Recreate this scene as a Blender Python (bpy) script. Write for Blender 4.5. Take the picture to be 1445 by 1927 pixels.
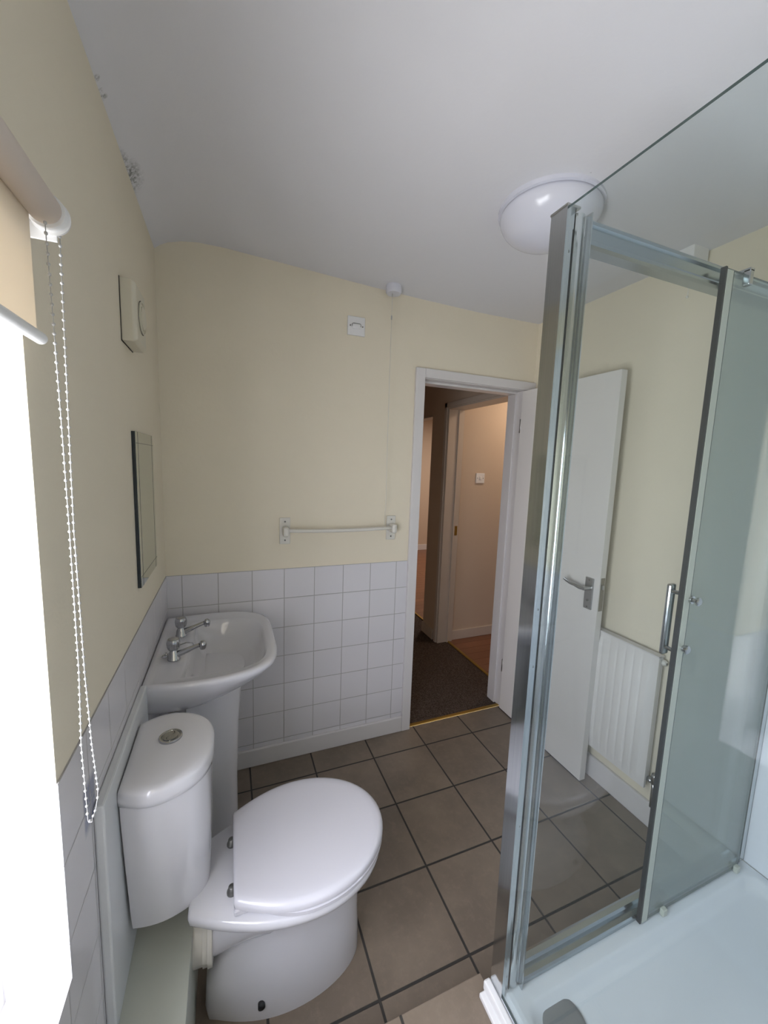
import bpy, bmesh, math, random
from mathutils import Vector, Matrix
for o in list(bpy.data.objects): bpy.data.objects.remove(o)
S = bpy.context.scene
COL = S.collection
PI = math.pi
random.seed(4)

# ------------------------------------------------------------------ camera
R = [[0.9296053850628117, -0.366982092976183, 0.034028980252745145],
     [-0.013512215767703568, -0.12620449514887375, -0.9919122165944245],
     [0.3683086315676956, 0.9216271311322372, -0.12227911953270415]]
CP = (0.26354066884774663, -1.9213524196364609, 1.5416755542162388)
cd = bpy.data.cameras.new('camera'); cam = bpy.data.objects.new('camera', cd); COL.objects.link(cam)
cam.matrix_world = Matrix(((R[0][0], -R[1][0], -R[2][0], CP[0]), (R[0][1], -R[1][1], -R[2][1], CP[1]),
                           (R[0][2], -R[1][2], -R[2][2], CP[2]), (0, 0, 0, 1)))
cd.sensor_fit = 'HORIZONTAL'; cd.sensor_width = 36; cd.lens = 36 * 737.455 / 1445; cd.clip_start = 0.01
S.camera = cam

# ------------------------------------------------------------------ sky, daylight, exposure
w = bpy.data.worlds.new('daylight'); S.world = w; w.use_nodes = True
_nt = w.node_tree; _bg = _nt.nodes['Background']; _bg.inputs[1].default_value = 1.0
_tc = _nt.nodes.new('ShaderNodeTexCoord'); _sp = _nt.nodes.new('ShaderNodeSeparateXYZ'); _cr = _nt.nodes.new('ShaderNodeMapRange'); _mx = _nt.nodes.new('ShaderNodeMix')
_mx.data_type = 'RGBA'; _cr.inputs[1].default_value = -0.25; _cr.inputs[2].default_value = 0.25
_nt.links.new(_tc.outputs['Generated'], _sp.inputs[0]); _nt.links.new(_sp.outputs[2], _cr.inputs[0]); _nt.links.new(_cr.outputs[0], _mx.inputs[0])
_mx.inputs[6].default_value = (12.6, 12.5, 12.9, 1)        # pale ground and walls outside, brightness raised to light the ceiling
_mx.inputs[7].default_value = (12.8, 12.9, 14.6, 1)        # overcast sky
_nt.links.new(_mx.outputs[2], _bg.inputs[0])
vs = S.view_settings
vs.view_transform = 'Standard'; vs.look = 'None'; vs.gamma = 1; vs.use_curve_mapping = False
vs.exposure = 0.11
def area(name, loc, rot, sx, sy, power, col=(1, 1, 1), portal=False):
    l = bpy.data.lights.new(name, 'AREA'); l.shape = 'RECTANGLE'; l.size = sx; l.size_y = sy
    l.energy = power; l.color = col
    if portal: l.cycles.is_portal = True
    o = bpy.data.objects.new(name, l); COL.objects.link(o); o.location = loc; o.rotation_euler = rot; return o
# room dimensions
W, YR, H = 1.9675, -2.45, 2.383
WY0, WY1, WZ0, WZ1, WD = -2.25, -1.2024, 0.645, 1.80, 0.27      # window opening in the left wall
TT = 1.0137                                                     # top of the wall tiles
area('window_portal', (-WD - 0.02, (WY0 + WY1) / 2, (WZ0 + WZ1) / 2), (0, -PI / 2, 0), WZ1 - WZ0, WY1 - WY0, 1, portal=True)
area('side_room_added_light', (2.75, 0.50, 2.36), (0, 0, 0), 0.25, 0.25, 6.0, (1, 0.80, 0.62))  # added warm light for the side room, no fixture there
area('far_room_added_light', (3.6, 2.8, 2.36), (0, 0, 0), 0.4, 0.4, 31, (1, 0.86, 0.76))  # added to warm and brighten the far room, stands for no real lamp

# ------------------------------------------------------------------ materials
def new(name):
    m = bpy.data.materials.new(name); m.use_nodes = True
    nt = m.node_tree; b = nt.nodes['Principled BSDF']; return m, nt, b
def N(nt, t, **k):
    n = nt.nodes.new(t)
    for a, v in k.items(): setattr(n, a, v)
    return n
def math_(nt, op, a, b=None, c=None):
    n = N(nt, 'ShaderNodeMath', operation=op)
    for i, v in enumerate((a, b, c)):
        if v is None: continue
        if isinstance(v, (int, float)): n.inputs[i].default_value = v
        else: nt.links.new(v, n.inputs[i])
    return n.outputs[0]
def mixc(nt, fac, a, b):
    n = N(nt, 'ShaderNodeMix', data_type='RGBA')
    for i, v in ((0, fac), (6, a), (7, b)):
        if isinstance(v, (int, float)): n.inputs[i].default_value = v
        elif isinstance(v, tuple): n.inputs[i].default_value = (*v, 1)
        else: nt.links.new(v, n.inputs[i])
    return n.outputs[2]
def pos(nt):
    g = N(nt, 'ShaderNodeNewGeometry'); s = N(nt, 'ShaderNodeSeparateXYZ')
    nt.links.new(g.outputs['Position'], s.inputs[0]); return g.outputs['Position'], s.outputs
def noise(nt, p, scale, detail=4, rough=0.55):
    n = N(nt, 'ShaderNodeTexNoise'); n.inputs['Scale'].default_value = scale
    n.inputs['Detail'].default_value = detail; n.inputs['Roughness'].default_value = rough
    nt.links.new(p, n.inputs['Vector']); return n.outputs[0]
def ramp(nt, f, a, b):
    n = N(nt, 'ShaderNodeMapRange'); n.inputs[1].default_value = a; n.inputs[2].default_value = b
    nt.links.new(f, n.inputs[0]); return n.outputs[0]
def bump(nt, b, h, dist, strength=1.0):
    n = N(nt, 'ShaderNodeBump'); n.inputs['Distance'].default_value = dist; n.inputs['Strength'].default_value = strength
    nt.links.new(h, n.inputs['Height']); nt.links.new(n.outputs[0], b.inputs['Normal'])
def plain(name, col, rough=0.5, metal=0.0, spec=0.5, coat=0.0, var=0.0, bmp=0.0, bscale=60):
    m, nt, b = new(name)
    b.inputs['Roughness'].default_value = rough; b.inputs['Metallic'].default_value = metal
    b.inputs['Specular IOR Level'].default_value = spec; b.inputs['Coat Weight'].default_value = coat
    p, _ = pos(nt)
    if var:
        f = noise(nt, p, 7)
        nt.links.new(mixc(nt, f, tuple(c * (1 - var) for c in col), tuple(min(1, c * (1 + var)) for c in col)), b.inputs['Base Color'])
    else: b.inputs['Base Color'].default_value = (*col, 1)
    if bmp: bump(nt, b, noise(nt, p, bscale, 3), bmp)
    return m
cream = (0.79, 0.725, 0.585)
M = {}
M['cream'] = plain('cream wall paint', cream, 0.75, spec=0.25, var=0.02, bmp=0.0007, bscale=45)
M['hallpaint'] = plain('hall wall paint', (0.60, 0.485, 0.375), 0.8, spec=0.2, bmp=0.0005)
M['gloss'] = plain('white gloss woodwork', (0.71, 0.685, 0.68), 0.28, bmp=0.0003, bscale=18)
M['door'] = plain('white painted door', (0.80, 0.775, 0.75), 0.38, bmp=0.0002, bscale=25)
M['ceramic'] = plain('white glazed ceramic', (0.68, 0.68, 0.72), 0.08, coat=0.4)
M['seat'] = plain('white plastic seat', (0.64, 0.635, 0.685), 0.16)
M['plastic'] = plain('white plastic', (0.80, 0.80, 0.80), 0.35)
M['ivory'] = plain('cream plastic', (0.66, 0.62, 0.50), 0.4)
M['yellowed'] = plain('aged white plastic', (0.70, 0.68, 0.62), 0.4)
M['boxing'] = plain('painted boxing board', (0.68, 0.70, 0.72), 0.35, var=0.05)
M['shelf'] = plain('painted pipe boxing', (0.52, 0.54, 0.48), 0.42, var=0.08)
M['chrome'] = plain('chrome', (0.47, 0.48, 0.50), 0.12, metal=1)
M['satin'] = plain('satin nickel', (0.50, 0.50, 0.50), 0.3, metal=1)
M['black'] = plain('black rubber', (0.015, 0.015, 0.018), 0.5)
M['dark'] = plain('dark gap', (0.03, 0.028, 0.025), 0.8)
M['screw'] = plain('dull steel screw', (0.22, 0.22, 0.21), 0.4, metal=0.8)
M['brass'] = plain('dull brass', (0.45, 0.30, 0.08), 0.35, metal=0.9)
M['edge'] = plain('glass edge green', (0.05, 0.075, 0.075), 0.15)
M['mirroredge'] = plain('mirror edge dark', (0.02, 0.028, 0.035), 0.2)
M['seal'] = plain('clear door seal', (0.50, 0.52, 0.46), 0.2)
M['tray'] = plain('white acrylic tray', (0.70, 0.735, 0.78), 0.22, coat=0.2)
M['diffuser'] = plain('opal light diffuser', (0.68, 0.69, 0.77), 0.18)
M['dull'] = plain('dull metal plate', (0.30, 0.28, 0.24), 0.4, metal=0.8)
M['sealant'] = plain('white sealant', (0.70, 0.70, 0.70), 0.4)
M['upvc'] = plain('white window frame', (0.82, 0.83, 0.84), 0.3)

# brushed chrome of the enclosure profiles
m, nt, b = new('polished aluminium'); b.inputs['Metallic'].default_value = 1
p, s = pos(nt)
mp = N(nt, 'ShaderNodeMapping'); mp.inputs['Scale'].default_value = (400, 400, 3); nt.links.new(p, mp.inputs[0])
f = noise(nt, mp.outputs[0], 1.0, 2)
nt.links.new(mixc(nt, f, (0.52, 0.55, 0.57), (0.68, 0.70, 0.71)), b.inputs['Base Color'])
mr = N(nt, 'ShaderNodeMapRange'); mr.inputs[3].default_value = 0.07; mr.inputs[4].default_value = 0.17
nt.links.new(noise(nt, p, 9), mr.inputs[0]); nt.links.new(mr.outputs[0], b.inputs['Roughness'])
M['alu'] = m

# ceiling with mould specks along the left edge
m, nt, b = new('white ceiling paint'); b.inputs['Roughness'].default_value = 0.85; b.inputs['Specular IOR Level'].default_value = 0.2
p, s = pos(nt)
def blob(cx, cy, rx, ry):
    dx = math_(nt, 'DIVIDE', math_(nt, 'SUBTRACT', s[0], cx), rx); dy = math_(nt, 'DIVIDE', math_(nt, 'SUBTRACT', s[1], cy), ry)
    return math_(nt, 'SQRT', math_(nt, 'ADD', math_(nt, 'MULTIPLY', dx, dx), math_(nt, 'MULTIPLY', dy, dy)))
n1 = noise(nt, p, 90, 5, 0.7)
tot = None
for c in ((0.000, -0.43, 0.040, 0.085), (0.0, -0.45, 0.018, 0.11), (0.004, -0.712, 0.010, 0.012), (0.003, -0.73, 0.006, 0.008), (0.003, -0.762, 0.008, 0.01), (1.237, -0.985, 0.003, 0.003)):
    d = ramp(nt, blob(*c), 1.0, 0.35)
    tot = d if tot is None else math_(nt, 'MAXIMUM', tot, d)
mask = math_(nt, 'MULTIPLY', tot, ramp(nt, n1, 0.40, 0.62))
nt.links.new(mixc(nt, math_(nt, 'MULTIPLY', mask, 0.75), (0.755, 0.755, 0.79), (0.06, 0.07, 0.05)), b.inputs['Base Color'])
bump(nt, b, noise(nt, p, 30, 3), 0.0008)
M['ceiling'] = m

def tiles(name, ax, ay, pa, oa, pb, ob, gw, tilecol, groutcol, var, rough, groutrough=0.8, mott=0.0, mscale=6, bd=0.0015, extra=None):
    """ax/ay: axis index, pitch, offset of a grout line"""
    m, nt, b = new(name); p, s = pos(nt)
    def cell(sk, pitch, off):
        u = math_(nt, 'DIVIDE', math_(nt, 'SUBTRACT', sk, off), pitch)
        fl = math_(nt, 'FLOOR', u); fr = math_(nt, 'SUBTRACT', u, fl)
        d = math_(nt, 'MULTIPLY', math_(nt, 'MINIMUM', fr, math_(nt, 'SUBTRACT', 1.0, fr)), pitch)
        return fl, d
    fa, da = cell(s[ax], pa, oa); fb, db = cell(s[ay], pb, ob)
    d = math_(nt, 'MINIMUM', da, db)
    g = ramp(nt, d, gw * 0.5, gw * 0.5 + 0.0015)          # 0 in grout, 1 on tile
    cx = N(nt, 'ShaderNodeCombineXYZ'); nt.links.new(fa, cx.inputs[0]); nt.links.new(fb, cx.inputs[1])
    wn = N(nt, 'ShaderNodeTexWhiteNoise'); nt.links.new(cx.outputs[0], wn.inputs['Vector'])
    lo = tuple(c * (1 - var) for c in tilecol); hi = tuple(min(1, c * (1 + var)) for c in tilecol)
    c = mixc(nt, wn.outputs['Value'], lo, hi)
    if mott:
        v = N(nt, 'ShaderNodeVectorMath', operation='ADD'); nt.links.new(p, v.inputs[0])
        sc = N(nt, 'ShaderNodeVectorMath', operation='SCALE'); nt.links.new(wn.outputs['Color'], sc.inputs[0]); sc.inputs['Scale'].default_value = 5
        nt.links.new(sc.outputs[0], v.inputs[1])
        f = ramp(nt, noise(nt, v.outputs[0], mscale, 6, 0.62), 0.35, 0.68)
        c = mixc(nt, f, tuple(q * (1 - mott) for q in tilecol), c)
        f2 = ramp(nt, noise(nt, v.outputs[0], mscale * 6, 5, 0.7), 0.5, 0.75)
        c = mixc(nt, math_(nt, 'MULTIPLY', f2, 0.35), c, tuple(min(1, q * 1.28) for q in tilecol))
    if extra: c = extra(nt, s, p, c)
    nt.links.new(mixc(nt, g, groutcol, c), b.inputs['Base Color'])
    r = N(nt, 'ShaderNodeMapRange'); r.inputs[3].default_value = groutrough; r.inputs[4].default_value = rough
    nt.links.new(g, r.inputs[0]); nt.links.new(r.outputs[0], b.inputs['Roughness'])
    h = g
    if mott:
        h = math_(nt, 'ADD', g, math_(nt, 'MULTIPLY', noise(nt, p, 25, 4), 0.25))
    else:
        h = math_(nt, 'ADD', g, math_(nt, 'MULTIPLY', noise(nt, p, 9, 2), 0.35))
    bump(nt, b, h, bd)
    return m
FC, FG = (0.245, 0.195, 0.150), (0.040, 0.037, 0.033)
M['floortile'] = tiles('brown stone floor tile', 0, 1, 0.3059, 0.6512, 0.2958, 0.1335, 0.0058, FC, FG, 0.05, 0.42, mott=0.26, mscale=5, bd=0.0018)
M['steptile'] = tiles('platform floor tile', 0, 1, 0.3059, 0.657, 0.2958, -1.32, 0.005, (0.27, 0.215, 0.165), FG, 0.04, 0.42, mott=0.22, mscale=5, bd=0.0018)
WT, WG = (0.72, 0.705, 0.735), (0.40, 0.39, 0.385)
M['tile_back'] = tiles('white wall tile back', 0, 2, 0.15, 0.0636, 0.15, TT, 0.0018, WT, WG, 0.015, 0.14, 0.6, bd=0.0007)
def blue_patch(nt, s, p, c):          # faded blue smear on the tiles at the foot of the blind chain
    a = ramp(nt, math_(nt, 'ABSOLUTE', math_(nt, 'SUBTRACT', s[1], -1.075)), 0.036, 0.028)
    z = ramp(nt, math_(nt, 'ABSOLUTE', math_(nt, 'SUBTRACT', s[2], 0.865)), 0.055, 0.035)
    f = math_(nt, 'MULTIPLY', math_(nt, 'MULTIPLY', a, z), ramp(nt, noise(nt, p, 30, 4), 0.22, 0.45))
    return mixc(nt, math_(nt, 'MULTIPLY', f, 0.85), c, (0.22, 0.24, 0.36))
M['tile_left'] = tiles('white wall tile left', 1, 2, 0.15, -0.02, 0.15, TT, 0.0018, WT, WG, 0.015, 0.14, 0.6, bd=0.0007, extra=blue_patch)
M['wood'] = tiles('red brown laminate', 0, 1, 1.2, 0.4, 0.095, 0.955, 0.0012, (0.26, 0.115, 0.06), (0.09, 0.04, 0.02), 0.14, 0.35, bd=0.0002, mott=0.2, mscale=4)
# carpet
m, nt, b = new('brown speckled carpet'); b.inputs['Roughness'].default_value = 0.95; b.inputs['Specular IOR Level'].default_value = 0.1
p, s = pos(nt); f = ramp(nt, noise(nt, p, 170, 3, 0.8), 0.40, 0.68)
nt.links.new(mixc(nt, f, (0.050, 0.034, 0.026), (0.27, 0.21, 0.175)), b.inputs['Base Color']); bump(nt, b, f, 0.004)
M['carpet'] = m
# blind fabric lets some light through
m, nt, b = new('cream blind fabric'); b.inputs['Roughness'].default_value = 0.8; b.inputs['Base Color'].default_value = (0.82, 0.76, 0.66, 1)
tr = N(nt, 'ShaderNodeBsdfTranslucent'); tr.inputs[0].default_value = (0.86, 0.78, 0.66, 1)
mx = N(nt, 'ShaderNodeMixShader'); mx.inputs[0].default_value = 0.30
nt.links.new(b.outputs[0], mx.inputs[1]); nt.links.new(tr.outputs[0], mx.inputs[2]); nt.links.new(mx.outputs[0], nt.nodes['Material Output'].inputs[0])
M['fabric'] = plain('cream blind roller', (0.84, 0.74, 0.65), 0.75)
M['fabric2'] = m
M['bead'] = plain('translucent bead plastic', (0.46, 0.46, 0.46), 0.3)
M['rail'] = plain('grey chrome rail', (0.40, 0.45, 0.48), 0.22, metal=1)
M['drain'] = plain('grey drain cover', (0.20, 0.21, 0.215), 0.35)
M['wetpanel'] = plain('white shower wall panel', (0.74, 0.77, 0.82), 0.15)
M['dimgloss'] = plain('white gloss dimmed warm', (0.60, 0.52, 0.44), 0.4)  # white woodwork with the dim warm light put into its colour
def glass(name, tint, haze=0.0, hazecol=(0.6, 0.65, 0.62), f0=0.04):
    m = bpy.data.materials.new(name); m.use_nodes = True; nt = m.node_tree; nt.nodes.clear()
    out = N(nt, 'ShaderNodeOutputMaterial')
    t = N(nt, 'ShaderNodeBsdfTransparent'); t.inputs[0].default_value = (*tint, 1)
    gl = N(nt, 'ShaderNodeBsdfGlossy'); gl.inputs['Roughness'].default_value = 0.015
    g = N(nt, 'ShaderNodeNewGeometry'); dt = N(nt, 'ShaderNodeVectorMath', operation='DOT_PRODUCT')
    nt.links.new(g.outputs['Incoming'], dt.inputs[0]); nt.links.new(g.outputs['Normal'], dt.inputs[1])
    c = math_(nt, 'ABSOLUTE', dt.outputs['Value'])
    f = math_(nt, 'ADD', math_(nt, 'MULTIPLY', math_(nt, 'POWER', math_(nt, 'SUBTRACT', 1.0, c), 5.0), 1 - f0), f0)
    mx = N(nt, 'ShaderNodeMixShader'); nt.links.new(f, mx.inputs[0]); nt.links.new(gl.outputs[0], mx.inputs[2])
    if haze:
        d = N(nt, 'ShaderNodeBsdfDiffuse'); d.inputs[0].default_value = (*hazecol, 1)
        tl = N(nt, 'ShaderNodeBsdfTranslucent'); tl.inputs[0].default_value = (*hazecol, 1)
        m1 = N(nt, 'ShaderNodeMixShader'); m1.inputs[0].default_value = 0.5; nt.links.new(d.outputs[0], m1.inputs[1]); nt.links.new(tl.outputs[0], m1.inputs[2])
        m2 = N(nt, 'ShaderNodeMixShader'); m2.inputs[0].default_value = haze
        nt.links.new(t.outputs[0], m2.inputs[1]); nt.links.new(m1.outputs[0], m2.inputs[2]); nt.links.new(m2.outputs[0], mx.inputs[1])
    else: nt.links.new(t.outputs[0], mx.inputs[1])
    nt.links.new(mx.outputs[0], out.inputs[0]); return m
M['sideglass'] = glass('shower side glass', (0.925, 0.955, 0.95), 0.015)
M['doorglass'] = glass('shower door glass', (0.93, 0.965, 0.95), 0.25, (0.88, 0.98, 0.97))
M['winglass'] = glass('window glass', (0.97, 0.98, 0.98))
m, nt, b = new('mirror silver'); b.inputs['Metallic'].default_value = 1; b.inputs['Roughness'].default_value = 0.03
b.inputs['Base Color'].default_value = (0.62, 0.66, 0.63, 1); M['mirror'] = m

# ------------------------------------------------------------------ mesh helpers
class MB:
    def __init__(s): s.v = []; s.f = []; s.m = []; s.sm = []
    def add(s, vs, fs, mi=0, smooth=False):
        o = len(s.v); s.v += [tuple(v) for v in vs]
        for f in fs: s.f.append(tuple(o + i for i in f)); s.m.append(mi); s.sm.append(smooth)
        return s
    def box(s, x0, x1, y0, y1, z0, z1, mi=0, bev=0.0):
        if bev:
            bm = bmesh.new(); bmesh.ops.create_cube(bm, size=1)
            for v in bm.verts: v.co = ((x0 + x1) / 2 + v.co.x * (x1 - x0), (y0 + y1) / 2 + v.co.y * (y1 - y0), (z0 + z1) / 2 + v.co.z * (z1 - z0))
            bmesh.ops.bevel(bm, geom=bm.edges[:], offset=bev, segments=2, affect='EDGES', profile=0.5)
            bm.verts.index_update(); s.add([v.co[:] for v in bm.verts], [[v.index for v in f.verts] for f in bm.faces], mi); bm.free(); return s
        v = [(x, y, z) for x in (x0, x1) for y in (y0, y1) for z in (z0, z1)]
        return s.add(v, [(0, 1, 3, 2), (4, 6, 7, 5), (0, 4, 5, 1), (2, 3, 7, 6), (0, 2, 6, 4), (1, 5, 7, 3)], mi)
    def rings(s, rs, mi=0, smooth=True, cap0=True, cap1=True):
        n = len(rs[0]); v = [p for r in rs for p in r]; f = []
        for k in range(len(rs) - 1):
            for i in range(n):
                j = (i + 1) % n; f.append((k * n + i, k * n + j, (k + 1) * n + j, (k + 1) * n + i))
        if cap0: f.append(tuple(range(n - 1, -1, -1)))
        if cap1: f.append(tuple((len(rs) - 1) * n + i for i in range(n)))
        return s.add(v, f, mi, smooth)
    def tube(s, pts, r, n=12, mi=0, smooth=True):
        pts = [Vector(p) for p in pts]; rs = []; up = None
        rr = r if isinstance(r, (list, tuple)) else [r] * len(pts)
        for i, p in enumerate(pts):
            a = pts[max(0, i - 1)]; b_ = pts[min(len(pts) - 1, i + 1)]; t = (b_ - a).normalized()
            if up is None: up = Vector((0, 0, 1)) if abs(t.z) < 0.9 else Vector((1, 0, 0))
            x = t.cross(up).normalized(); y = x.cross(t).normalized(); up = y
            rs.append([tuple(p + (x * math.cos(2 * PI * k / n) + y * math.sin(2 * PI * k / n)) * rr[i]) for k in range(n)])
        return s.rings(rs, mi, smooth)
    def lathe(s, c, axis, prof, n=32, mi=0):
        """prof: list of (distance along axis, radius)"""
        a = Vector(axis).normalized(); x = a.orthogonal().normalized(); y = a.cross(x); c = Vector(c)
        return s.rings([[tuple(c + a * d + (x * math.cos(2 * PI * k / n) + y * math.sin(2 * PI * k / n)) * max(r, 1e-4)) for k in range(n)] for d, r in prof], mi)
    def prism(s, poly, z0, z1, mi=0, smooth=False):
        return s.rings([[(x, y, z0) for x, y in poly], [(x, y, z1) for x, y in poly]], mi, smooth)
    def sphere(s, c, r, mi=0, n=8, k=6):
        return s.rings([[(c[0] + r * math.sin(PI * (j + .02) / (k + .04)) * math.cos(2 * PI * i / n), c[1] + r * math.sin(PI * (j + .02) / (k + .04)) * math.sin(2 * PI * i / n), c[2] - r * math.cos(PI * (j + .02) / (k + .04))) for i in range(n)] for j in range(k + 1)], mi)
    def build(s, name, mats, parent=None, bevel=0.0, sub=0, autosmooth=True):
        me = bpy.data.meshes.new(name); off = parent_world(parent)
        me.from_pydata([(x - off.x, y - off.y, z - off.z) for x, y, z in s.v], [], s.f)
        if not isinstance(mats, (list, tuple)): mats = [mats]
        for m_ in mats: me.materials.append(m_)
        bm = bmesh.new(); bm.from_mesh(me); bmesh.ops.recalc_face_normals(bm, faces=bm.faces); bm.to_mesh(me); bm.free()
        me.polygons.foreach_set('material_index', s.m); me.polygons.foreach_set('use_smooth', s.sm); me.update()
        o = bpy.data.objects.new(name, me); COL.objects.link(o)
        if parent: o.parent = parent
        if bevel:
            md = o.modifiers.new('bevel', 'BEVEL'); md.width = bevel; md.segments = 2; md.limit_method = 'ANGLE'; md.angle_limit = 0.7
        if sub:
            md = o.modifiers.new('sub', 'SUBSURF'); md.levels = md.render_levels = sub
        return o
def parent_world(p):
    o = Vector((0, 0, 0))
    while p: o += p.location; p = p.parent
    return o
def sharp(o, ang=0.6):
    me = o.data; bm = bmesh.new(); bm.from_mesh(me)
    for e in bm.edges:
        if len(e.link_faces) == 2 and e.calc_face_angle(0) > ang: e.smooth = False
    bm.to_mesh(me); bm.free(); return o
def thing(name, label, cat, loc, group=None):
    o = bpy.data.objects.new(name, None); COL.objects.link(o); o.location = loc; o.empty_display_size = 0.05
    o['label'] = label; o['category'] = cat
    if group: o['group'] = group
    return o
def struct(o, label=None):
    o['kind'] = 'structure'
    if label: o['label'] = label
    return o

# ------------------------------------------------------------------ setting: bathroom shell
TB = 0.003
mb = MB()
for y0, y1, z0, z1 in ((WY1, 0.11, 0, 2.5), (YR - 0.1, WY0, 0, 2.5), (WY0, WY1, 0, WZ0), (WY0, WY1, WZ1, 2.5)):
    mb.box(-WD, 0, y0, y1, z0, z1)
# tile cladding on the wall, on the cheeks of the recess and over its sill
mb.box(0, TB, WY1, 0, 0, TT, 1); mb.box(0, TB, YR, WY0, 0, TT, 1); mb.box(0, TB, WY0, WY1, 0, WZ0, 1)
struct(mb.build('wall_left', [M['cream'], M['tile_left']]), 'cream painted wall with the bright window recess over white tiles')
mb = MB()
mb.box(-WD + 0.06, TB, WY1 - TB, WY1, WZ0, TT); mb.box(-WD + 0.06, TB, WY0, WY0 + TB, WZ0, TT); mb.box(-WD + 0.06, TB, WY0 + TB, WY1 - TB, WZ0, WZ0 + TB)
struct(mb.build('trim_1', M['tile_back']), 'white tiles lining the window recess')
mb = MB()
for x0, x1, z0, z1 in ((-0.2, 1.205, 0, 2.5), (1.91, 2.085, 0, 2.5), (1.205, 1.91, 2.02, 2.5)):
    mb.box(x0, x1, 0, 0.11, z0, z1)
mb.box(0, 1.18, -TB, 0, 0, TT, 1)
struct(mb.build('wall_back', [M['cream'], M['tile_back']]), 'cream painted wall above white square tiles, with the doorway')
mb = MB().box(W, W + 0.11, YR - 0.1, 0.0, 0, 2.5)
struct(mb.build('wall_right', M['cream']), 'cream painted wall behind radiator and shower')
mb = MB().box(-0.2, W + 0.11, YR - 0.1, YR, 0, 2.5); mb.box(0, W, YR, YR + TB, 0, TT, 1)
struct(mb.build('wall_front', [M['cream'], M['tile_back']]))
mb = MB()      # ceiling: one sheet that sags unevenly and rolls down at the window wall
xs = [(-0.01, 2.366), (0, 2.368), (0.02, 2.385), (0.05, 2.401), (0.10, 2.416), (0.16, 2.425), (0.26, 2.4265), (0.43, 2.419), (0.7, 2.406), (0.93, 2.395), (1.2, 2.386), (1.55, 2.379), (1.8, 2.381), (W + .01, H)]
mb.rings([[(x, 0.005, z) for x, z in xs] + [(W + .01, 0.005, 2.5), (-0.01, 0.005, 2.5)], [(x, YR - .005, z) for x, z in xs] + [(W + .01, YR - .005, 2.5), (-0.01, YR - .005, 2.5)]], 0, True)
c_ = sharp(mb.build('ceiling', M['ceiling'])); struct(c_, 'white painted ceiling with grey mould specks along its left edge')
struct(MB().box(-0.05, W + 0.05, YR - 0.05, 0.0, -0.05, 0).build('floor', M['floortile']), 'grey brown square floor tiles with dark grout')
struct(MB().box(W - .006, W, YR, -1.257, .176, 2.2).build('trim_12', M['wetpanel']), 'white panel on the right wall inside the shower')
struct(MB().box(0.19, 0.902, YR, -1.170, 0, 0.135).build('trim_2', M['steptile'], bevel=0.002), 'tiled raised step in front of the shower')
# skirting
struct(MB().box(0.18, 1.18, -0.018, -TB, 0, 0.092).build('baseboard_back', M['gloss'], bevel=0.004), 'white skirting board under the back wall tiles')
mb = MB().box(W - 0.018, W, -1.2, 0, 0, 0.112)
struct(mb.build('baseboard_right', M['gloss'], bevel=0.005), 'tall white skirting board under the radiator')
# raised board behind the cistern and the low pipe boxing
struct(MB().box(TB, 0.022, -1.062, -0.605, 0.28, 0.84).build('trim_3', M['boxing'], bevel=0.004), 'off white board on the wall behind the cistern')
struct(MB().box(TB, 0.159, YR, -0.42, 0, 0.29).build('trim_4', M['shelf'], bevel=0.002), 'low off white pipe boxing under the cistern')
# door lining and architrave
mb = MB()
mb.box(1.205, 1.2335, -0.004, 0.115, 0, 1.995); mb.box(1.886, 1.91, -0.004, 0.115, 0, 1.995); mb.box(1.205, 1.91, -0.004, 0.115, 1.995, 2.02)
mb.box(1.2335, 1.246, 0.045, 0.115, 0, 1.983); mb.box(1.874, 1.886, 0.045, 0.115, 0, 1.983); mb.box(1.2335, 1.886, 0.045, 0.115, 1.983, 1.995)
struct(mb.build('trim_5', M['gloss'], bevel=0.002), 'white door lining')
mb = MB(); mb.box(1.180, 1.2335, -0.018, 0, 0, 2.046); mb.box(1.2335, W - 0.002, -0.018, 0, 1.998, 2.046); mb.box(1.912, W - 0.002, -0.018, 0, 0, 1.998)
struct(mb.build('trim_6', M['gloss'], bevel=0.003), 'white architrave around the doorway')
struct(MB().box(1.2335, 1.886, 0.000, 0.022, 0, 0.006).build('trim_7', M['brass'], bevel=0.002), 'brass threshold strip of the doorway')

# window in the recess of the left wall
win = bpy.data.objects.new('window_1', None); COL.objects.link(win); win.location = (-WD + 0.03, (WY0 + WY1) / 2, WZ0); struct(win, 'bright white framed window in the left wall')
mb = MB(); a0, a1, x0, x1 = WY0 + 0.001, WY1 - 0.001, -WD + 0.005, -WD + 0.065
mb.box(x0, x1, a0, a0 + 0.05, WZ0, WZ1, bev=.004); mb.box(x0, x1, a1 - 0.05, a1, WZ0, WZ1, bev=.004)
mb.box(x0, x1, a0 + .05, a1 - .05, WZ0, WZ0 + 0.06, bev=.004); mb.box(x0, x1, a0 + .05, a1 - .05, WZ1 - 0.05, WZ1, bev=.004)
mb.box(x0, x1, (a0 + a1) / 2 - .03, (a0 + a1) / 2 + .03, WZ0 + .06, WZ1 - .05, bev=.004)
mb.build('window_frame', M['upvc'], win)
for q0, q1 in ((a0 + .045, (a0 + a1) / 2 - .025), ((a0 + a1) / 2 + .025, a1 - .045)):
    MB().box(-WD + 0.03, -WD + 0.036, q0, q1, WZ0 + .055, WZ1 - .045).build('window_pane', M['winglass'], win)

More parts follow.
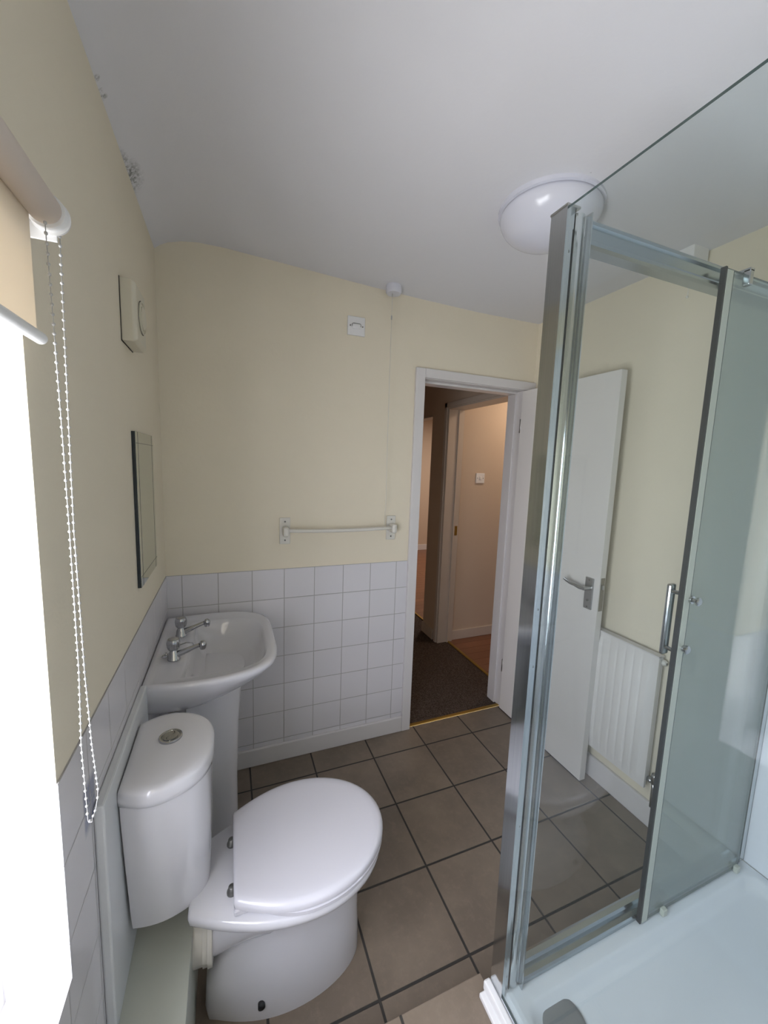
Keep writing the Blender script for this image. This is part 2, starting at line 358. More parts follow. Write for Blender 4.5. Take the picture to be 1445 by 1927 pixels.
# ------------------------------------------------------------------ setting: landing and the rooms beyond
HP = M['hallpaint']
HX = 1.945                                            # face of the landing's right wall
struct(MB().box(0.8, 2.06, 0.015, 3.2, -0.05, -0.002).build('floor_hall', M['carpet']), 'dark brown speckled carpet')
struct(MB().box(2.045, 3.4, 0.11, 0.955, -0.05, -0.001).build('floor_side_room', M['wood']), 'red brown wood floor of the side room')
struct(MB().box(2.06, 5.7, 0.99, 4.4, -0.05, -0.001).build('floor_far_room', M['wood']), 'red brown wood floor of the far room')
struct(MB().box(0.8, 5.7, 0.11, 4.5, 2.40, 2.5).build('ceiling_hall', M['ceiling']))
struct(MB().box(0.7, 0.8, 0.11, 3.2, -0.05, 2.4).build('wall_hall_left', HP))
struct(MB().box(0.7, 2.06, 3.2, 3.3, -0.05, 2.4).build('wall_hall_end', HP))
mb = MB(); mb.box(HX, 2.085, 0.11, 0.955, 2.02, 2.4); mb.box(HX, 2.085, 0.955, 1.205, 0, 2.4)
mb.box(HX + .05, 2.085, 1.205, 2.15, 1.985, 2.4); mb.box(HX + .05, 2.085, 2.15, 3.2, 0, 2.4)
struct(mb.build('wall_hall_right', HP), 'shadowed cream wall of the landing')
# side room: far wall with a socket plate, closed end wall
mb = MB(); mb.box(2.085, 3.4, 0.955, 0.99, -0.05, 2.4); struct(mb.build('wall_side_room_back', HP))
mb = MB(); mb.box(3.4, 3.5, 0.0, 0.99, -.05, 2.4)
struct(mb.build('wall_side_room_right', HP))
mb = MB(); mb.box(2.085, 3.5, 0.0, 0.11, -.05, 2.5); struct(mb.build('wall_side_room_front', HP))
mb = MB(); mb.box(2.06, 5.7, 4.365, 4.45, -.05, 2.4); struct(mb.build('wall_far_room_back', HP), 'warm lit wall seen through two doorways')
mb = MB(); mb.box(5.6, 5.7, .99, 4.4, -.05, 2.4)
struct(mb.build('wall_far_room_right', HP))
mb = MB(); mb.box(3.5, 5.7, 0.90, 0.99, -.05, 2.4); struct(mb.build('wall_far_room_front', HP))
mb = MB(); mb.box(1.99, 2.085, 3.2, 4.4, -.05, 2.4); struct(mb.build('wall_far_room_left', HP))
struct(MB().box(2.088, 3.4, 0.937, 0.955, 0, 0.085).build('baseboard_side_room', M['dimgloss'], bevel=.003), 'white skirting of the side room')
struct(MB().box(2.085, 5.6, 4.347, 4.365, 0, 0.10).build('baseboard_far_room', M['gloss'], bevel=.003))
struct(MB().box(HX - 0.016, HX, 1.0, 1.205, 0, 0.09).build('baseboard_hall', M['dimgloss'], bevel=.003))
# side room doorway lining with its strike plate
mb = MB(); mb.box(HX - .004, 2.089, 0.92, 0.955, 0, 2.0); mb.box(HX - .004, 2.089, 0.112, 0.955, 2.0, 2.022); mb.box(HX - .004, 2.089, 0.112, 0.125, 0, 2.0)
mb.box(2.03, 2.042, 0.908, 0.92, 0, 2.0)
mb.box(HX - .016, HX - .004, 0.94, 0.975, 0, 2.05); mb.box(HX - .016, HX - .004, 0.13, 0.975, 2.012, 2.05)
fr = struct(mb.build('trim_8', M['dimgloss'], bevel=.002), 'white door frame of the side room'); 
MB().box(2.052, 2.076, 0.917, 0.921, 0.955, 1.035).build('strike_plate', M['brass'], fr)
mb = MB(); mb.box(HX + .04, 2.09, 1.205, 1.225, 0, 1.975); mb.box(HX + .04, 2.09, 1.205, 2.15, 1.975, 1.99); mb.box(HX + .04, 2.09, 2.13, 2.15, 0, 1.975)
struct(mb.build('trim_9', M['dimgloss'], bevel=.002), 'door frame of the far room')
struct(MB().box(2.038, 2.062, 0.125, 0.92, 0, 0.006).build('trim_10', M['brass'], bevel=.002), 'brass strip between carpet and side room floor')
struct(MB().box(2.055, 2.075, 1.225, 2.13, 0, 0.006).build('trim_11', M['brass'], bevel=.002), 'brass strip between carpet and far room floor')
sw = thing('light_switch', 'white switch plate on the warm lit wall beyond the doorway', 'switch', (2.300, 0.955, 1.445))
MB().box(2.257, 2.343, 0.946, 0.955, 1.402, 1.488, bev=.002).build('faceplate', M['plastic'], sw)
MB().box(2.291, 2.309, 0.940, 0.947, 1.432, 1.458, bev=.002).build('rocker', M['plastic'], sw)
for q in (2.271, 2.329): MB().lathe((q, 0.9475, 1.445), (0, -1, 0), [(0, .004), (.0025, .004)], 10).build('screw', M['screw'], sw)

# ------------------------------------------------------------------ bathroom door, standing open against the right wall
LX, LY = 1.8685, -0.648
dr = bpy.data.objects.new('door_1', None); COL.objects.link(dr); dr.location = (1.886, -0.02, 0); struct(dr, 'plain white door standing open beside the radiator')
MB().box(LX, LX + 0.036, LY, -0.022, 0.007, 1.988, bev=.0015).build('door_leaf', M['door'], dr)
hd = MB().box(LX - .008, LX - .0005, -0.619, -0.575, 0.882, 1.035, bev=.002)
hd = hd.build('handle_plate', M['satin'], dr); hd['label'] = 'dull chrome handle plate'
mb = MB(); mb.lathe((LX - .008, -0.597, 0.985), (-1, 0, 0), [(0, .011), (.01, .0105), (.03, .009), (.038, .0085)], 16)
mb.tube([(LX - .036, -0.60, 0.985), (LX - .040, -0.575, 0.984), (LX - .041, -0.545, 0.989), (LX - .042, -0.52, 0.990), (LX - .046, -0.503, 0.999), (LX - .055, -0.49, 1.008)], [.009, .010, .008, .008, .009, .006], 12)
sharp(mb.build('door_handle', M['satin'], dr))
mb = MB()
for zz in (0.893, 1.024): mb.lathe((LX - .008, -0.597, zz), (-1, 0, 0), [(0, .0035), (.0015, .003)], 10)
mb.lathe((LX - .008, -0.597, 0.925), (-1, 0, 0), [(0, .006), (.003, .0055)], 12)
mb.build('screw', M['screw'], dr)
MB().box(LX + .006, LX + .030, LY - .0015, LY + .001, 0.885, 1.045).build('latch_plate', M['dull'], dr)
MB().box(LX + .012, LX + .024, LY - .010, LY - .0015, 0.99, 1.012, bev=.002).build('latch', M['satin'], dr)
mb = MB()
for zz in (0.25, 1.75): mb.lathe((LX + .008, -0.014, zz), (0, 0, 1), [(0, .006), (.08, .006)], 10)
mb.build('hinge', M['satin'], dr)

# ------------------------------------------------------------------ radiator on the right wall
rad = thing('radiator', 'white ribbed panel radiator on the right wall beside the open door', 'radiator', (1.94, -0.6, 0.19))
ry0, ry1, rz0, rz1, rx = -0.922, -0.25, 0.19, 0.785, 1.912
mb = MB()      # front panel: a grid whose ribs swell towards the room
nr = 16; seg = 10; ys = []; pr = []
for i in range(nr * seg + 1):
    t = i / (nr * seg); ys.append(ry0 + 0.028 + t * (ry1 - ry0 - 0.056)); ph = (i % seg) / seg
    pr.append(max(0, math.sin(PI * ph)) ** 0.4 if i % seg else 0)
zsR = [(rz0, 0), (rz0 + .035, 0), (rz0 + .06, 1), (rz1 - .06, 1), (rz1 - .035, 0), (rz1, 0)]
cols = [(ry0, 0)] + list(zip(ys, pr)) + [(ry1, 0)]
vs_ = [(rx - 0.008 * a * b_, y, z) for z, b_ in zsR for y, a in cols]; n = len(cols)
mb.add(vs_, [(k * n + i, k * n + i + 1, (k + 1) * n + i + 1, (k + 1) * n + i) for k in range(5) for i in range(n - 1)], 0, True)
mb.box(rx + 0.0005, rx + 0.012, ry0, ry1, rz0, rz1)
mb.build('panel', M['door'], rad)
mb = MB().box(rx + .012, W - .022, ry0 + .004, ry0 + .009, rz0 + .03, rz1 - .004); mb.box(rx - .003, W - .022, ry0, ry1, rz1 - .004, rz1 + .002, bev=.001)
mb.box(rx + .012, rx + .03, ry0 + .009, ry1 - .005, rz0 + .02, rz1 - .03)
mb.build('side_grille', M['gloss'], rad)
mb = MB().lathe((1.943, ry0 + .012, 0.757), (0, -1, 0), [(0, .013), (.016, .013), (.018, .011), (.024, .010)], 14); a_ = mb.build('air_vent', M['yellowed'], rad)
MB().lathe((1.943, ry0 - .012, 0.757), (0, -1, 0), [(0, .005), (.002, .005)], 8).build('vent_screw', M['screw'], a_)
mb = MB().lathe((1.940, ry0 + .01, 0.225), (0, -1, 0), [(0, .012), (.022, .012), (.026, .009), (.04, .009)], 14); mb.tube([(1.940, ry0 - .022, .225), (1.940, ry0 - .024, .19), (1.940, ry0 - .024, .1125)], .0085, 10)
mb.lathe((1.940, ry0 - .024, 0.235), (0, 0, 1), [(-.012, .014), (.02, .014), (.03, .011)], 14)
mb.build('valve', M['satin'], rad)
for y_ in (ry0 + .12, ry1 - .12): MB().box(rx + .03, W - .0005, y_ - .012, y_ + .012, rz0 + .1, rz1 - .08).build('wall_bracket', M['gloss'], rad)

# ------------------------------------------------------------------ toilet
YC = -0.873
def egg(xb, hwb, xm, hwm, xf, z, yc=YC, n=14, cr=0.012, p=2.0):
    """closed outline: straight back at xb, sides swelling to hwm at xm, rounded front to xf"""
    half = [(xb, 0), (xb, (hwb - cr) * .5), (xb, hwb - cr), (xb + cr * .3, hwb - cr * .3), (xb + cr, hwb)]
    for i in range(1, n):
        t = i / n; x = xb + cr + (xm - xb - cr) * t; half.append((x, hwb + (hwm - hwb) * (1 - (1 - t) ** 2)))
    for i in range(n + 1):
        a = PI / 2 * i / n; half.append((xm + (xf - xm) * math.sin(a) ** (2 / p), hwm * max(0.0, math.cos(a)) ** (2 / p)))
    return [(x, yc + h, z) for x, h in half] + [(x, yc - h, z) for x, h in reversed(half[1:-1])]
wc = thing('toilet', 'white close coupled toilet with its lid shut, between basin and window', 'toilet', (0.42, YC, 0))
mb = MB()
mb.rings([egg(.186, .058, .42, .110, .637, 0, cr=.03), egg(.184, .058, .42, .110, .637, .02, cr=.03), egg(.188, .050, .43, .106, .635, .09, cr=.03), egg(.225, .038, .44, .104, .632, .15, cr=.03), egg(.285, .034, .45, .103, .632, .20, cr=.03),
          egg(.300, .036, .45, .105, .634, .25, cr=.03), egg(.285, .045, .45, .112, .642, .29, cr=.03), egg(.24, .07, .455, .130, .656, .32, cr=.02), egg(.19, .095, .46, .155, .674, .345),
          egg(.165, .095, .46, .178, .689, .362), egg(.155, .096, .46, .187, .694, .372), egg(.153, .097, .46, .190, .6955, .385), egg(.155, .096, .46, .188, .694, .395), egg(.16, .092, .46, .184, .690, .400)])
mb.tube([(.44, YC, .262), (.36, YC, .262), (.30, YC, .252), (.25, YC, .238), (.20, YC, .226), (.175, YC, .224)], [.085, .078, .068, .061, .058, .058], 24)
mb.box(.08, .20, YC - .02, YC + .05, .352, .386, bev=.01)
pan = sharp(mb.build('pan', M['ceramic'], wc), 1.2)
mb = MB().lathe((.160, YC, .222), (1, 0, 0), [(-.006, .066), (.022, .066), (.0225, .070), (.034, .070), (.0345, .074), (.046, .074), (.048, .060)], 32)
pc = sharp(mb.build('outlet_connector', M['yellowed'], wc)); pc['label'] = 'white waste pipe collar'
MB().lathe((.329, YC - .1035, .050), (0, -1, 0), [(-.01, .009), (.0035, .0095)], 14).build('fixing_hole', M['black'], wc)
# seat ring and closed lid
def lidring(z, ins, back=.262): return egg(back + ins * .4, .140 - ins, .46, .1975 - ins, .702 - ins, z, cr=.010)
mb = MB().rings([lidring(.403, .006, .30), lidring(.407, .002, .30), lidring(.418, .001, .30), lidring(.4215, .005, .30)])
sharp(mb.build('seat_ring', M['seat'], wc))
mb = MB().rings([lidring(.4225, .006), lidring(.425, .001), lidring(.436, .000), lidring(.443, .002), lidring(.448, .007), lidring(.4505, .016), lidring(.4515, .035)])
mb.box(.262, .298, YC - .1395, YC - .100, .406, .4235, bev=.004); mb.box(.262, .298, YC + .100, YC + .1395, .406, .4235, bev=.004)
sharp(mb.build('seat_lid', M['seat'], wc), 1.0)
for sy in (-1, 1):
    MB().lathe((.258, YC + sy * .070, .4005), (0, 0, 1), [(0, .013), (.006, .013), (.010, .010), (.018, .009), (.020, .006)], 16).build('hinge', M['screw'], wc)
# cistern
YK = -0.853
def dsh(xb, xf, hw, z, bs=.22, n=2.6, k=22, yc=YK):
    L = xf - xb; half = [(xb, 0), (xb, hw * (1 - bs) * .5)]
    for i in range(k + 1):
        a = PI / 2 * i / k; sx = math.sin(a) ** (2 / n); h = hw * max(0.0, math.cos(a)) ** (2 / n)
        h *= 1 - bs * max(0, 1 - sx / .5) ** 2; half.append((xb + L * sx, h))
    return [(x, yc + h, z) for x, h in half] + [(x, yc - h, z) for x, h in reversed(half[1:-1])]
mb = MB().rings([dsh(.036, .196, .088, .384, .12), dsh(.031, .202, .096, .388, .12), dsh(.029, .205, .103, .43, .14), dsh(.027, .211, .128, .60, .16), dsh(.025, .214, .142, .72, .18), dsh(.025, .215, .145, .752, .18)])
sharp(mb.build('cistern', M['ceramic'], wc), 0.9)
mb = MB().rings([dsh(.026, .214, .148, .7525), dsh(.023, .2185, .1535, .756), dsh(.0225, .220, .156, .770), dsh(.0230, .2190, .155, .787), dsh(.0250, .2165, .1525, .7935), dsh(.0295, .211, .147, .7975), dsh(.040, .200, .136, .7995), dsh(.06, .17, .10, .8005)])
cl = sharp(mb.build('cistern_lid', M['ceramic'], wc), 1.0)
mb = MB().lathe((.112, -.828, .8005), (0, 0, 1), [(0, .0285), (.004, .0285), (.0055, .0265), (.005, .0225), (.0035, .0215)], 36)
fb = sharp(mb.build('flush_button', M['chrome'], cl))
def crescent(sign):
    pts = []
    for i in range(17):
        a = PI * i / 16 - PI / 2; pts.append((.0195 * math.cos(a) * sign, .0195 * math.sin(a)))
    for i in range(1, 12):
        t = 1 - i / 12; y = -.0185 + .037 * t
        xx = 0.0065 * math.sin(PI * (y / .0185)) * 1.0; pts.append((xx + sign * .0008, y))
    return [(.112 + x * .9 + y * .3, -.828 + y * .95 - x * .3) for x, y in pts]
MB().prism(crescent(1), .8042, .8068).build('button_half', M['chrome'], cl); MB().prism(crescent(-1), .8042, .8062).build('button_half', M['chrome'], cl)

# ------------------------------------------------------------------ wash basin on its pedestal
YB = -0.325
ba = thing('wash_basin', 'white pedestal wash basin with two chrome taps, in the corner below the mirror', 'basin', (0.2, YB, 0))
def bs_(xb, xf, hw, z, n=4.2, bs=.06, yc=YB): return dsh(xb, xf, hw, z, bs, n, 26, yc)
mb = MB()
mb.rings([bs_(.008, .17, .12, .655), bs_(.006, .22, .19, .680, 3.2), bs_(.005, .285, .235, .705, 3.2), bs_(.004, .345, .262, .735, 3.2), bs_(.004, .392, .283, .765, 3.4), bs_(.004, .420, .298, .795, 3.8),
          bs_(.004, .430, .306, .815), bs_(.004, .431, .308, .824), bs_(.006, .428, .306, .831), bs_(.012, .420, .299, .834), bs_(.022, .409, .289, .8335), bs_(.034, .401, .281, .828),
          bs_(.105, .397, .240, .826, 4.2, .02, -.333), bs_(.118, .393, .232, .822, 4.2, .02, -.333), bs_(.126, .388, .226, .808, 4, .02, -.333), bs_(.135, .376, .214, .77, 3.6, .02, -.333), bs_(.155, .350, .185, .735, 3.0, .02, -.333), bs_(.19, .30, .11, .716, 2.4, .0, -.333), bs_(.215, .265, .04, .711, 2, 0, -.333)])
bowl = sharp(mb.build('bowl', M['ceramic'], ba), 1.3)
mb = MB().lathe((.24, -.333, .7125), (0, 0, 1), [(-.02, .022), (.002, .022), (.0015, .016), (-.004, .010)], 24); sharp(mb.build('waste_fitting', M['chrome'], ba))
def ped(x1, hw, z): return dsh(.11, x1, hw, z, .05, 2.8, 22, -.330)
mb = MB().rings([ped(.292, .105, 0), ped(.291, .104, .02), ped(.283, .092, .07), ped(.283, .088, .25), ped(.290, .096, .50), ped(.302, .108, .64), ped(.315, .118, .70), ped(.315, .118, .728)])
sharp(mb.build('pedestal', M['ceramic'], ba), 1.2)
mb = MB(); mb.tube([(.05, -.53, .66), (.05, -.53, .52), (.05, -.50, .46), (.05, -.44, .44)], .0075, 8); mb.tube([(.045, -.33, .62), (.08, -.45, .58), (.05, -.5, .50), (.05, -.5, .292)], .016, 10)
mb.build('waste_pipe', M['yellowed'], ba)
def tap(x, y, ang, lab):
    z = .8295; c, s_ = math.cos(ang), math.sin(ang)
    mb = MB().lathe((x, y, z), (0, 0, 1), [(0, .0205), (.004, .0205), (.006, .0185), (.022, .0175), (.028, .014), (.034, .0115), (.042, .011)], 28)
    P = lambda d, zz: (x + d * c, y + d * s_, z + zz)
    mb.tube([P(.004, .016), P(.03, .024), (P(.06, .036)), P(.085, .046)], [.0125, .0105, .008, .0072], 14)
    mb.rings([[(P(.095, .048)[0] + .0125 * q * math.cos(2 * PI * k / 20), P(.095, .048)[1] + .0125 * q * math.sin(2 * PI * k / 20), z + hh) for k in range(20)] for hh, q in ((.030, .7), (.034, .86), (.042, 1), (.050, .98), (.056, .8), (.060, .45), (.061, .1))])
    t = sharp(mb.build('pillar_tap', M['chrome'], ba), 1.0); t['label'] = lab
    rs = []
    for hh, r in ((.037, .0145), (.040, .0175), (.048, .0195), (.060, .0205), (.0715, .0200), (.0745, .0180)):
        rs.append([(x + (r + (.0012 if (k % 4) < 2 else -.0006) * (1 if hh < .069 else 0)) * math.cos(2 * PI * k / 48), y + (r + (.0012 if (k % 4) < 2 else -.0006) * (1 if hh < .069 else 0)) * math.sin(2 * PI * k / 48), z + hh) for k in range(48)])
    h = MB().rings(rs).build('tap_handle', M['chrome'], t); sharp(h, .8)
    MB().lathe((x, y, z + .0746), (0, 0, 1), [(0, .0155), (.0010, .0150)], 24).build('tap_cap', M['satin'], t)
tap(.076, -.434, -.12, 'chrome tap nearer the toilet'); tap(.080, -.236, -.05, 'chrome tap nearer the corner')
mb = MB().tube([(.048, -.405, .845), (.040, -.410, .838), (.036, -.42, .8365), (.042, -.43, .838), (.055, -.43, .842), (.06, -.42, .846)], .0022, 8); mb.tube([(.082, -.415, .868), (.115, -.422, .880), (.135, -.43, .880), (.145, -.438, .868)], .0022, 8)
mb.lathe((.05, -.41, .8300), (0, 0, 1), [(0, .007), (.01, .006), (.014, .003)], 12)
sharp(mb.build('chain_stay', M['chrome'], ba))

# ------------------------------------------------------------------ things on the walls
mi = thing('mirror', 'frameless wall mirror with etched border lines above the basin', 'mirror', (0, -.42, 1.14))
MB().box(.0005, .010, -.560, -.275, 1.135, 1.612).build('backing', M['mirroredge'], mi)
MB().box(.010, .0115, -.559, -.276, 1.136, 1.611).build('mirror_glass', M['mirror'], mi)
mb = MB()
mb.box(.0115, .0119, -.533, -.531, 1.136, 1.611); mb.box(.0115, .0119, -.304, -.302, 1.136, 1.611)
mb.box(.0115, .0119, -.559, -.276, 1.577, 1.579); mb.box(.0115, .0119, -.559, -.276, 1.168, 1.170)
mb.build('etched_border', M['edge'], mi)

fan = thing('extractor_fan', 'cream square extractor fan on the wall above the mirror', 'fan', (0, -.562, 1.85))
mb = MB(); mb.rings([[(.0, y, z) for y, z in ((-.626, 1.850), (-.626, 2.012), (-.490, 2.012), (-.490, 1.850))], [(.030, y, z) for y, z in ((-.626, 1.850), (-.626, 2.012), (-.490, 2.012), (-.490, 1.850))], [(.038, y, z) for y, z in ((-.618, 1.858), (-.618, 2.004), (-.498, 2.004), (-.498, 1.858))]], smooth=False)
mb.build('housing', M['ivory'], fan, bevel=.003)
mb = MB().lathe((.038, -.556, 1.932), (1, 0, 0), [(0, .044), (.004, .044), (.005, .041), (.001, .040)], 40); d_ = sharp(mb.build('grille_ring', M['ivory'], fan))
mb = MB().lathe((.038, -.556, 1.932), (1, 0, 0), [(.0005, .0458), (.0009, .0458)], 40); mb.build('ring_gap', M['dark'], fan)
mb = MB().lathe((.038, -.556, 1.932), (1, 0, 0), [(0, .032), (.006, .031), (.008, .026)], 36); sharp(mb.build('centre_cap', M['ivory'], fan))
MB().box(.0004, .0016, -.628, -.490, 1.8482, 2.0135).build('gap_shade', M['dark'], fan)  # thin dark sheet painted in for the shaded gap behind the housing

def plate(x0, x1, z0, z1): return MB().box(x0, x1, -.010, 0, z0, z1, bev=.002)
fs = thing('fused_spur', 'square white fused switch plate high on the back wall', 'switch', (.851, 0, 2.198))
plate(.807, .895, 2.155, 2.242).build('faceplate', M['plastic'], fs)
mb = MB().tube([(.829, -.011, 2.196), (.829, -.0125, 2.206), (.834, -.0125, 2.210), (.868, -.0125, 2.210), (.873, -.0125, 2.206), (.873, -.011, 2.196)], .0012, 6)
mb.build('fuse_carrier', M['screw'], fs); MB().box(.832, .870, -.0125, -.009, 2.186, 2.208, bev=.001).build('fuse_flap', M['plastic'], fs)
for q in (.820, .882): MB().lathe((q, -.0095, 2.198), (0, -1, 0), [(0, .0036), (.0025, .0034)], 12).build('screw', M['screw'], fs)

tr_ = thing('towel_rail', 'white plastic towel rail on the back wall left of the doorway', 'rail', (.79, 0, 1.2))
for xa in (.4905, 1.046):
    p_ = plate(xa, xa + .050, 1.138, 1.267).build('wall_plate', M['yellowed'], tr_)
    for zz in (1.157, 1.248): MB().lathe((xa + .025, -.0095, zz), (0, -1, 0), [(0, .0042), (.002, .0040)], 12).build('screw', M['screw'], p_)
    mb = MB().box(xa + .011, xa + .039, -.066, -.009, 1.180, 1.228, bev=.010); mb.build('bar_holder', M['yellowed'], tr_)
xsb = [.51 + i * .07 for i in range(9)]
MB().tube([(x, -.047, 1.209 - .006 * math.sin(PI * (x - .51) / .56)) for x in xsb], .0088, 14).build('bar', M['yellowed'], tr_)

ps = thing('pull_cord_switch', 'round white pull cord light switch on the ceiling by the back wall', 'switch', (1.018, -.095, 2.39))
MB().lathe((1.018, -.050, 2.3935), (0, 0, -1), [(0, .038), (.004, .040), (.030, .039), (.036, .036), (.038, .028)], 32)
mb = MB().lathe((1.018, -.062, 2.396), (0, 0, -1), [(0, .038), (.006, .039), (.034, .038), (.040, .034), (.041, .012)], 32); sharp(mb.build('rose', M['diffuser'], ps))
MB().tube([(1.010, -.066, 2.357), (1.010, -.066, 2.235)], .0012, 6).build('cord', M['yellowed'], ps)
MB().lathe((1.010, -.066, 2.235), (0, 0, 1), [(0, .002), (.002, .0035), (.018, .003), (.020, .001)], 10).build('cord_joint', M['satin'], ps)
MB().tube([(1.010, -.066, 2.236), (1.011, -.064, 1.7), (1.022, -.045, 1.32), (1.028, -.020, 1.262), (1.032, -.016, 1.22)], .0011, 6).build('cord', M['yellowed'], ps)

lt = thing('ceiling_light', 'round domed opal ceiling light beside the shower post', 'lamp', (1.256, -.812, 2.385))
mb = MB().lathe((1.256, -.812, 2.390), (0, 0, -1), [(0, .163), (.014, .163), (.016, .157)], 64); sharp(mb.build('base_ring', M['diffuser'], lt))
mb = MB().lathe((1.256, -.812, 2.375), (0, 0, -1), [(0, .154)] + [(.100 * math.sin(a), .1585 * math.cos(a)) for a in [PI / 2 * i / 14 for i in range(1, 15)]], 64); mb.build('diffuser', M['diffuser'], lt)

cs = thing('shower_pull_switch', 'small white pull switch box on the ceiling by the right wall, behind shower rail', 'switch', (1.905, -.845, 2.38))
MB().box(1.868, 1.955, -.890, -.805, 2.330, 2.3855, bev=.004).build('switch_box', M['plastic'], cs)
mb = MB().tube([(1.885, -.875, 2.331), (1.885, -.875, 2.22), (1.888, -.874, 2.203)], .0018, 6); mb.sphere((1.884, -.875, 2.205), .005)
mb.build('cord', M['yellowed'], cs)

# ------------------------------------------------------------------ roller blind over the window head
bl = thing('roller_blind', 'cream roller blind with white bead chain over the bright window', 'blind', (.045, -1.75, 1.857))
YE, RX, RZ = -1.238, .045, 1.857
MB().lathe((RX, YE, RZ), (0, -1, 0), [(0, .014), (.0005, .0190), (1.02, .0190), (1.0205, .014)], 40).build('roller', M['fabric'], bl)
MB().box(.0290, .0297, -2.255, YE - .003, 1.70, RZ).build('fabric', M['fabric2'], bl)
mb = MB().lathe((.032, -1.234, 1.693), (0, -1, 0), [(0, .003), (.004, .0080), (1.02, .0080), (1.024, .003)], 20); sharp(mb.build('bottom_bar', M['upvc'], bl))
mb = MB().box(.004, .050, YE + .024, YE + .027, 1.828, 1.884, bev=.001); mb.box(.0005, .004, YE - .012, YE + .027, 1.826, 1.884)
mb.lathe((RX, YE + .024, RZ), (0, -1, 0), [(0, .022), (.006, .0235), (.007, .0205), (.016, .0195), (.017, .0225), (.022, .022), (.023, .017)], 40)
sharp(mb.build('end_bracket', M['plastic'], bl))
mb = MB()
def strand(pts):
    pts = [Vector(p) for p in pts]
    for a, b_ in zip(pts, pts[1:]):
        L = (b_ - a).length; n = max(1, round(L / .0125))
        for i in range(n): mb.sphere(tuple(a.lerp(b_, i / n)), .0023, 0, 8, 5)
    mb.tube([tuple(p) for p in pts], .0006, 5)
strand([(.05, -1.253, 1.833), (.05, -1.242, 1.589), (.05, -1.238, 1.429), (.048, -1.2305, 1.21), (.045, -1.231, 1.091), (.05, -1.239, .964)])
strand([(.05, -1.204, 1.840), (.05, -1.215, 1.591), (.05, -1.221, 1.427), (.053, -1.2235, 1.206), (.05, -1.202, 1.07), (.05, -1.186, .975)])
strand([(.05, -1.186, .975), (.05, -1.190, .962), (.05, -1.205, .951), (.05, -1.225, .951), (.05, -1.239, .964)])
mb.build('bead_chain', M['bead'], bl)

# ------------------------------------------------------------------ shower tray
XP = .902
st = thing('shower_tray', 'low white shower tray with round grey drain behind the glass', 'shower tray', (1.43, -1.83, 0))
def rr(x0, x1, y0, y1, r, z, k=6):
    pts = []
    for cx, cy, a0 in ((x1 - r, y1 - r, 0), (x0 + r, y1 - r, 90), (x0 + r, y0 + r, 180), (x1 - r, y0 + r, 270)):
        for i in range(k + 1):
            a = math.radians(a0 + 90 * i / k); pts.append((cx + r * math.cos(a), cy + r * math.sin(a), z))
    return pts
tx0, tx1, ty0, ty1 = .903, W - .0065, YR + .004, -1.206
mb = MB().rings([rr(tx0, tx1, ty0, ty1, .01, .0), rr(tx0, tx1, ty0, ty1, .01, .170), rr(tx0 + .004, tx1 - .002, ty0 + .004, ty1 - .004, .01, .1755),
                 rr(tx0 + .045, tx1 - .025, ty0 + .03, ty1 - .078, .035, .1755), rr(tx0 + .052, tx1 - .032, ty0 + .037, ty1 - .086, .04, .171), rr(tx0 + .062, tx1 - .042, ty0 + .047, ty1 - .096, .045, .150), rr(tx0 + .080, tx1 - .060, ty0 + .065, ty1 - .115, .05, .1435),
                 rr(tx0 + .2, tx1 - .2, ty0 + .2, ty1 - .22, .05, .141)])
sharp(mb.build('tray', M['tray'], st), 1.0)
mb = MB().lathe((1.038, -1.335, .1425), (0, 0, 1), [(-.004, .056), (.002, .0575), (.006, .055), (.0085, .045), (.009, .02)], 48); dcv = sharp(mb.build('drain_cover', M['drain'], st), 1.2); dcv['label'] = 'round grey drain cover'
mb = MB().box(.868, .9025, YR + .004, -1.212, .135, .150, bev=.003); mb.box(.882, .9028, YR + .004, -1.207, .148, .1764, bev=.005)
tu = mb.build('edge_trim', M['plastic'], st); tu['label'] = 'white plastic edging along tray'

# ------------------------------------------------------------------ shower enclosure
se = thing('shower_enclosure', 'glass shower enclosure with chrome corner post and sliding door', 'shower enclosure', (XP, -1.23, .176))
z0, z1 = .177, 2.067
poly = [(.902, -1.213), (.9665, -1.213), (.9665, -1.262), (.9640, -1.262), (.9635, -1.247)] + \
       [(.9625 - .026 * i / 8, -1.246 - .006 * math.sin(PI * i / 8)) for i in range(9)] + \
       [(.9355, -1.241), (.9335, -1.241), (.9330, -1.246), (.9130, -1.246), (.9125, -1.257), (.902, -1.257)]
cp = MB().prism(poly, z0, z1).build('corner_post', M['alu'], se)
mb = MB().box(.9005, .936, -1.2585, -1.2115, z1, z1 + .005, bev=.001); mb.build('post_cap', M['satin'], cp)
for zz in (1.99, 1.22, 1.08, .66, .22): MB().lathe((.923, -1.246, zz), (0, -1, 0), [(0, .0035), (.0012, .003)], 10).build('screw', M['satin'], cp)
MB().box(.9325, .9333, -1.2480, -1.2400, z0, 2.035).build('post_seal', M['black'], cp)
g = MB().box(.904, .910, YR + .02, -1.252, z0 + .001, z1 - .001)
g.m[2 + 0] = 1                                        # narrow faces are the dark green glass edge
for i, f in enumerate(g.f):
    c = [sum(g.v[k][j] for k in f) / 4 for j in range(3)]
    g.m[i] = 0 if abs(c[0] - .907) > .002 else 1
side = g.build('side_panel', [M['sideglass'], M['edge']], se)
MB().box(.896, .918, YR + .004, YR + .025, z0, z1).build('wall_channel', M['alu'], se)
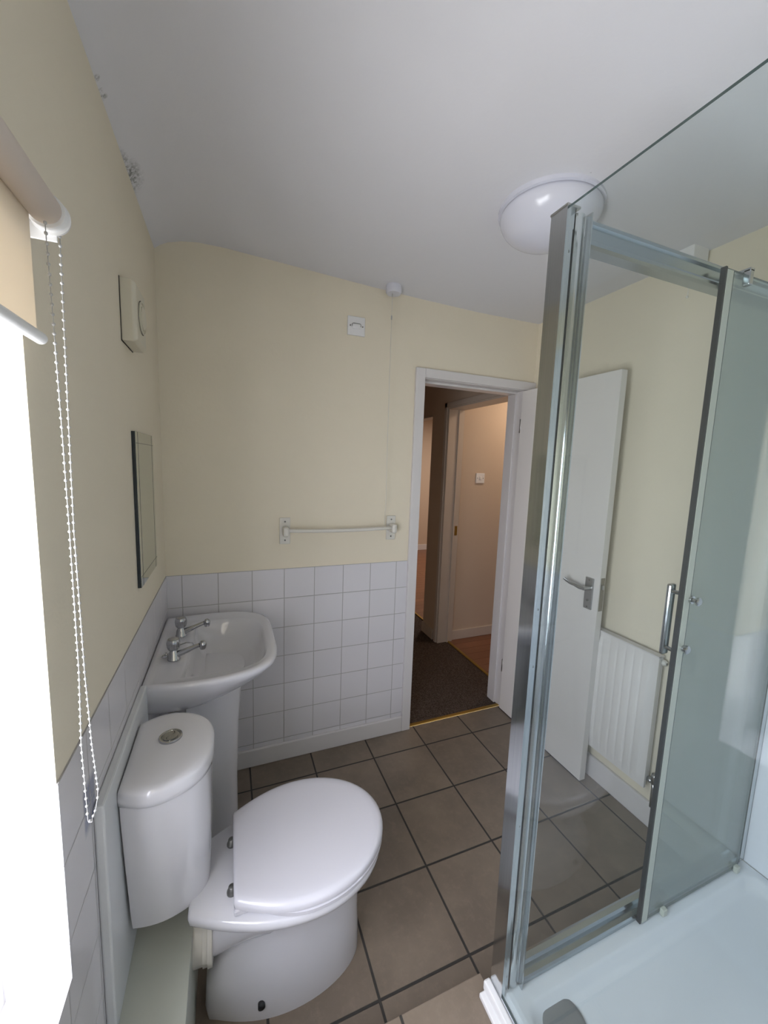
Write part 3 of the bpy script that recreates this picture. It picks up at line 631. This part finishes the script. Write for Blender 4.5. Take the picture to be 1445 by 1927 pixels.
# top and bottom rails
mb = MB()
prof = [(-1.213, 2.012), (-1.213, 2.066), (-1.243, 2.066), (-1.246, 2.062), (-1.246, 2.056), (-1.240, 2.052), (-1.240, 2.030), (-1.247, 2.026), (-1.250, 2.020), (-1.250, 2.014), (-1.240, 2.012)]
mb.rings([[(x, y, z) for y, z in prof] for x in (.9665, W - .001)], smooth=False); mb.build('top_rail', M['rail'], se)
mb = MB()
prof = [(-1.213, .177), (-1.213, .212), (-1.219, .214), (-1.232, .213), (-1.236, .206), (-1.236, .194), (-1.250, .192), (-1.254, .188), (-1.254, .177)]
mb.rings([[(x, y, z) for y, z in prof] for x in (.9665, W - .001)], smooth=False); mb.build('bottom_rail', M['rail'], se)
MB().box(W - .030, W - .0005, -1.2565, -1.212, z0, z1).build('wall_profile', M['alu'], se)
def pane(x0, x1, y0, y1, a, b_, name, par, mat):
    g = MB().box(x0, x1, y0, y1, a, b_)
    for i, f in enumerate(g.f):
        c = sum(g.v[k][1] for k in f) / 4
        g.m[i] = 0 if abs(c - (y0 + y1) / 2) > .002 else 1
    return g.build(name, [mat, M['edge']], par)
pane(1.478, W - .028, -1.229, -1.223, .213, 2.013, 'fixed_panel', se, M['doorglass'])
sd = pane(1.412, 1.905, -1.266, -1.260, .182, 2.050, 'sliding_door', se, M['doorglass'])
sd['label'] = 'sliding glass door pushed open to the right'
MB().box(1.4065, 1.4135, -1.2675, -1.2555, .180, 2.052).build('magnetic_strip', M['black'], sd)
MB().box(1.4135, 1.437, -1.2685, -1.2663, .182, 2.046).build('door_seal', M['seal'], sd)
MB().box(1.437, 1.4405, -1.2680, -1.2663, .182, 2.046).build('seal_edge', M['edge'], sd)
HXd = 1.446
mb = MB().box(1.442, 1.468, -1.214, -1.200, 1.012, 1.226, bev=.0055)
for zz in (1.035, 1.205): mb.lathe((1.452, -1.205, zz), (0, -1, 0), [(0, .006), (.054, .006), (.0545, .010), (.0548, .010)], 14)
sharp(mb.build('door_handle', M['chrome'], sd))
mb = MB().lathe((1.441, -1.2688, 1.200), (0, -1, 0), [(0, .011), (.005, .011), (.007, .006), (.014, .005), (.016, .011), (.021, .0115), (.023, .009)], 20); sharp(mb.build('fixing_knob', M['chrome'], sd))
mb = MB().lathe((1.434, -1.2688, 1.060), (0, -1, 0), [(0, .009), (.005, .009), (.006, .0115), (.013, .0115), (.015, .009)], 20); sharp(mb.build('fixing_knob', M['chrome'], sd))
for xx in (1.487, 1.86):
    mb = MB().box(xx - .008, xx + .008, -1.282, -1.2663, 2.018, 2.056, bev=.002); mb.box(xx - .008, xx + .008, -1.282, -1.251, 2.051, 2.058); mb.build('roller_bracket', M['chrome'], sd)
for xx in (1.505, 1.885):
    MB().box(xx - .010, xx + .010, -1.280, -1.2663, .1765, .200, bev=.003).build('guide_block', M['seal'], sd)
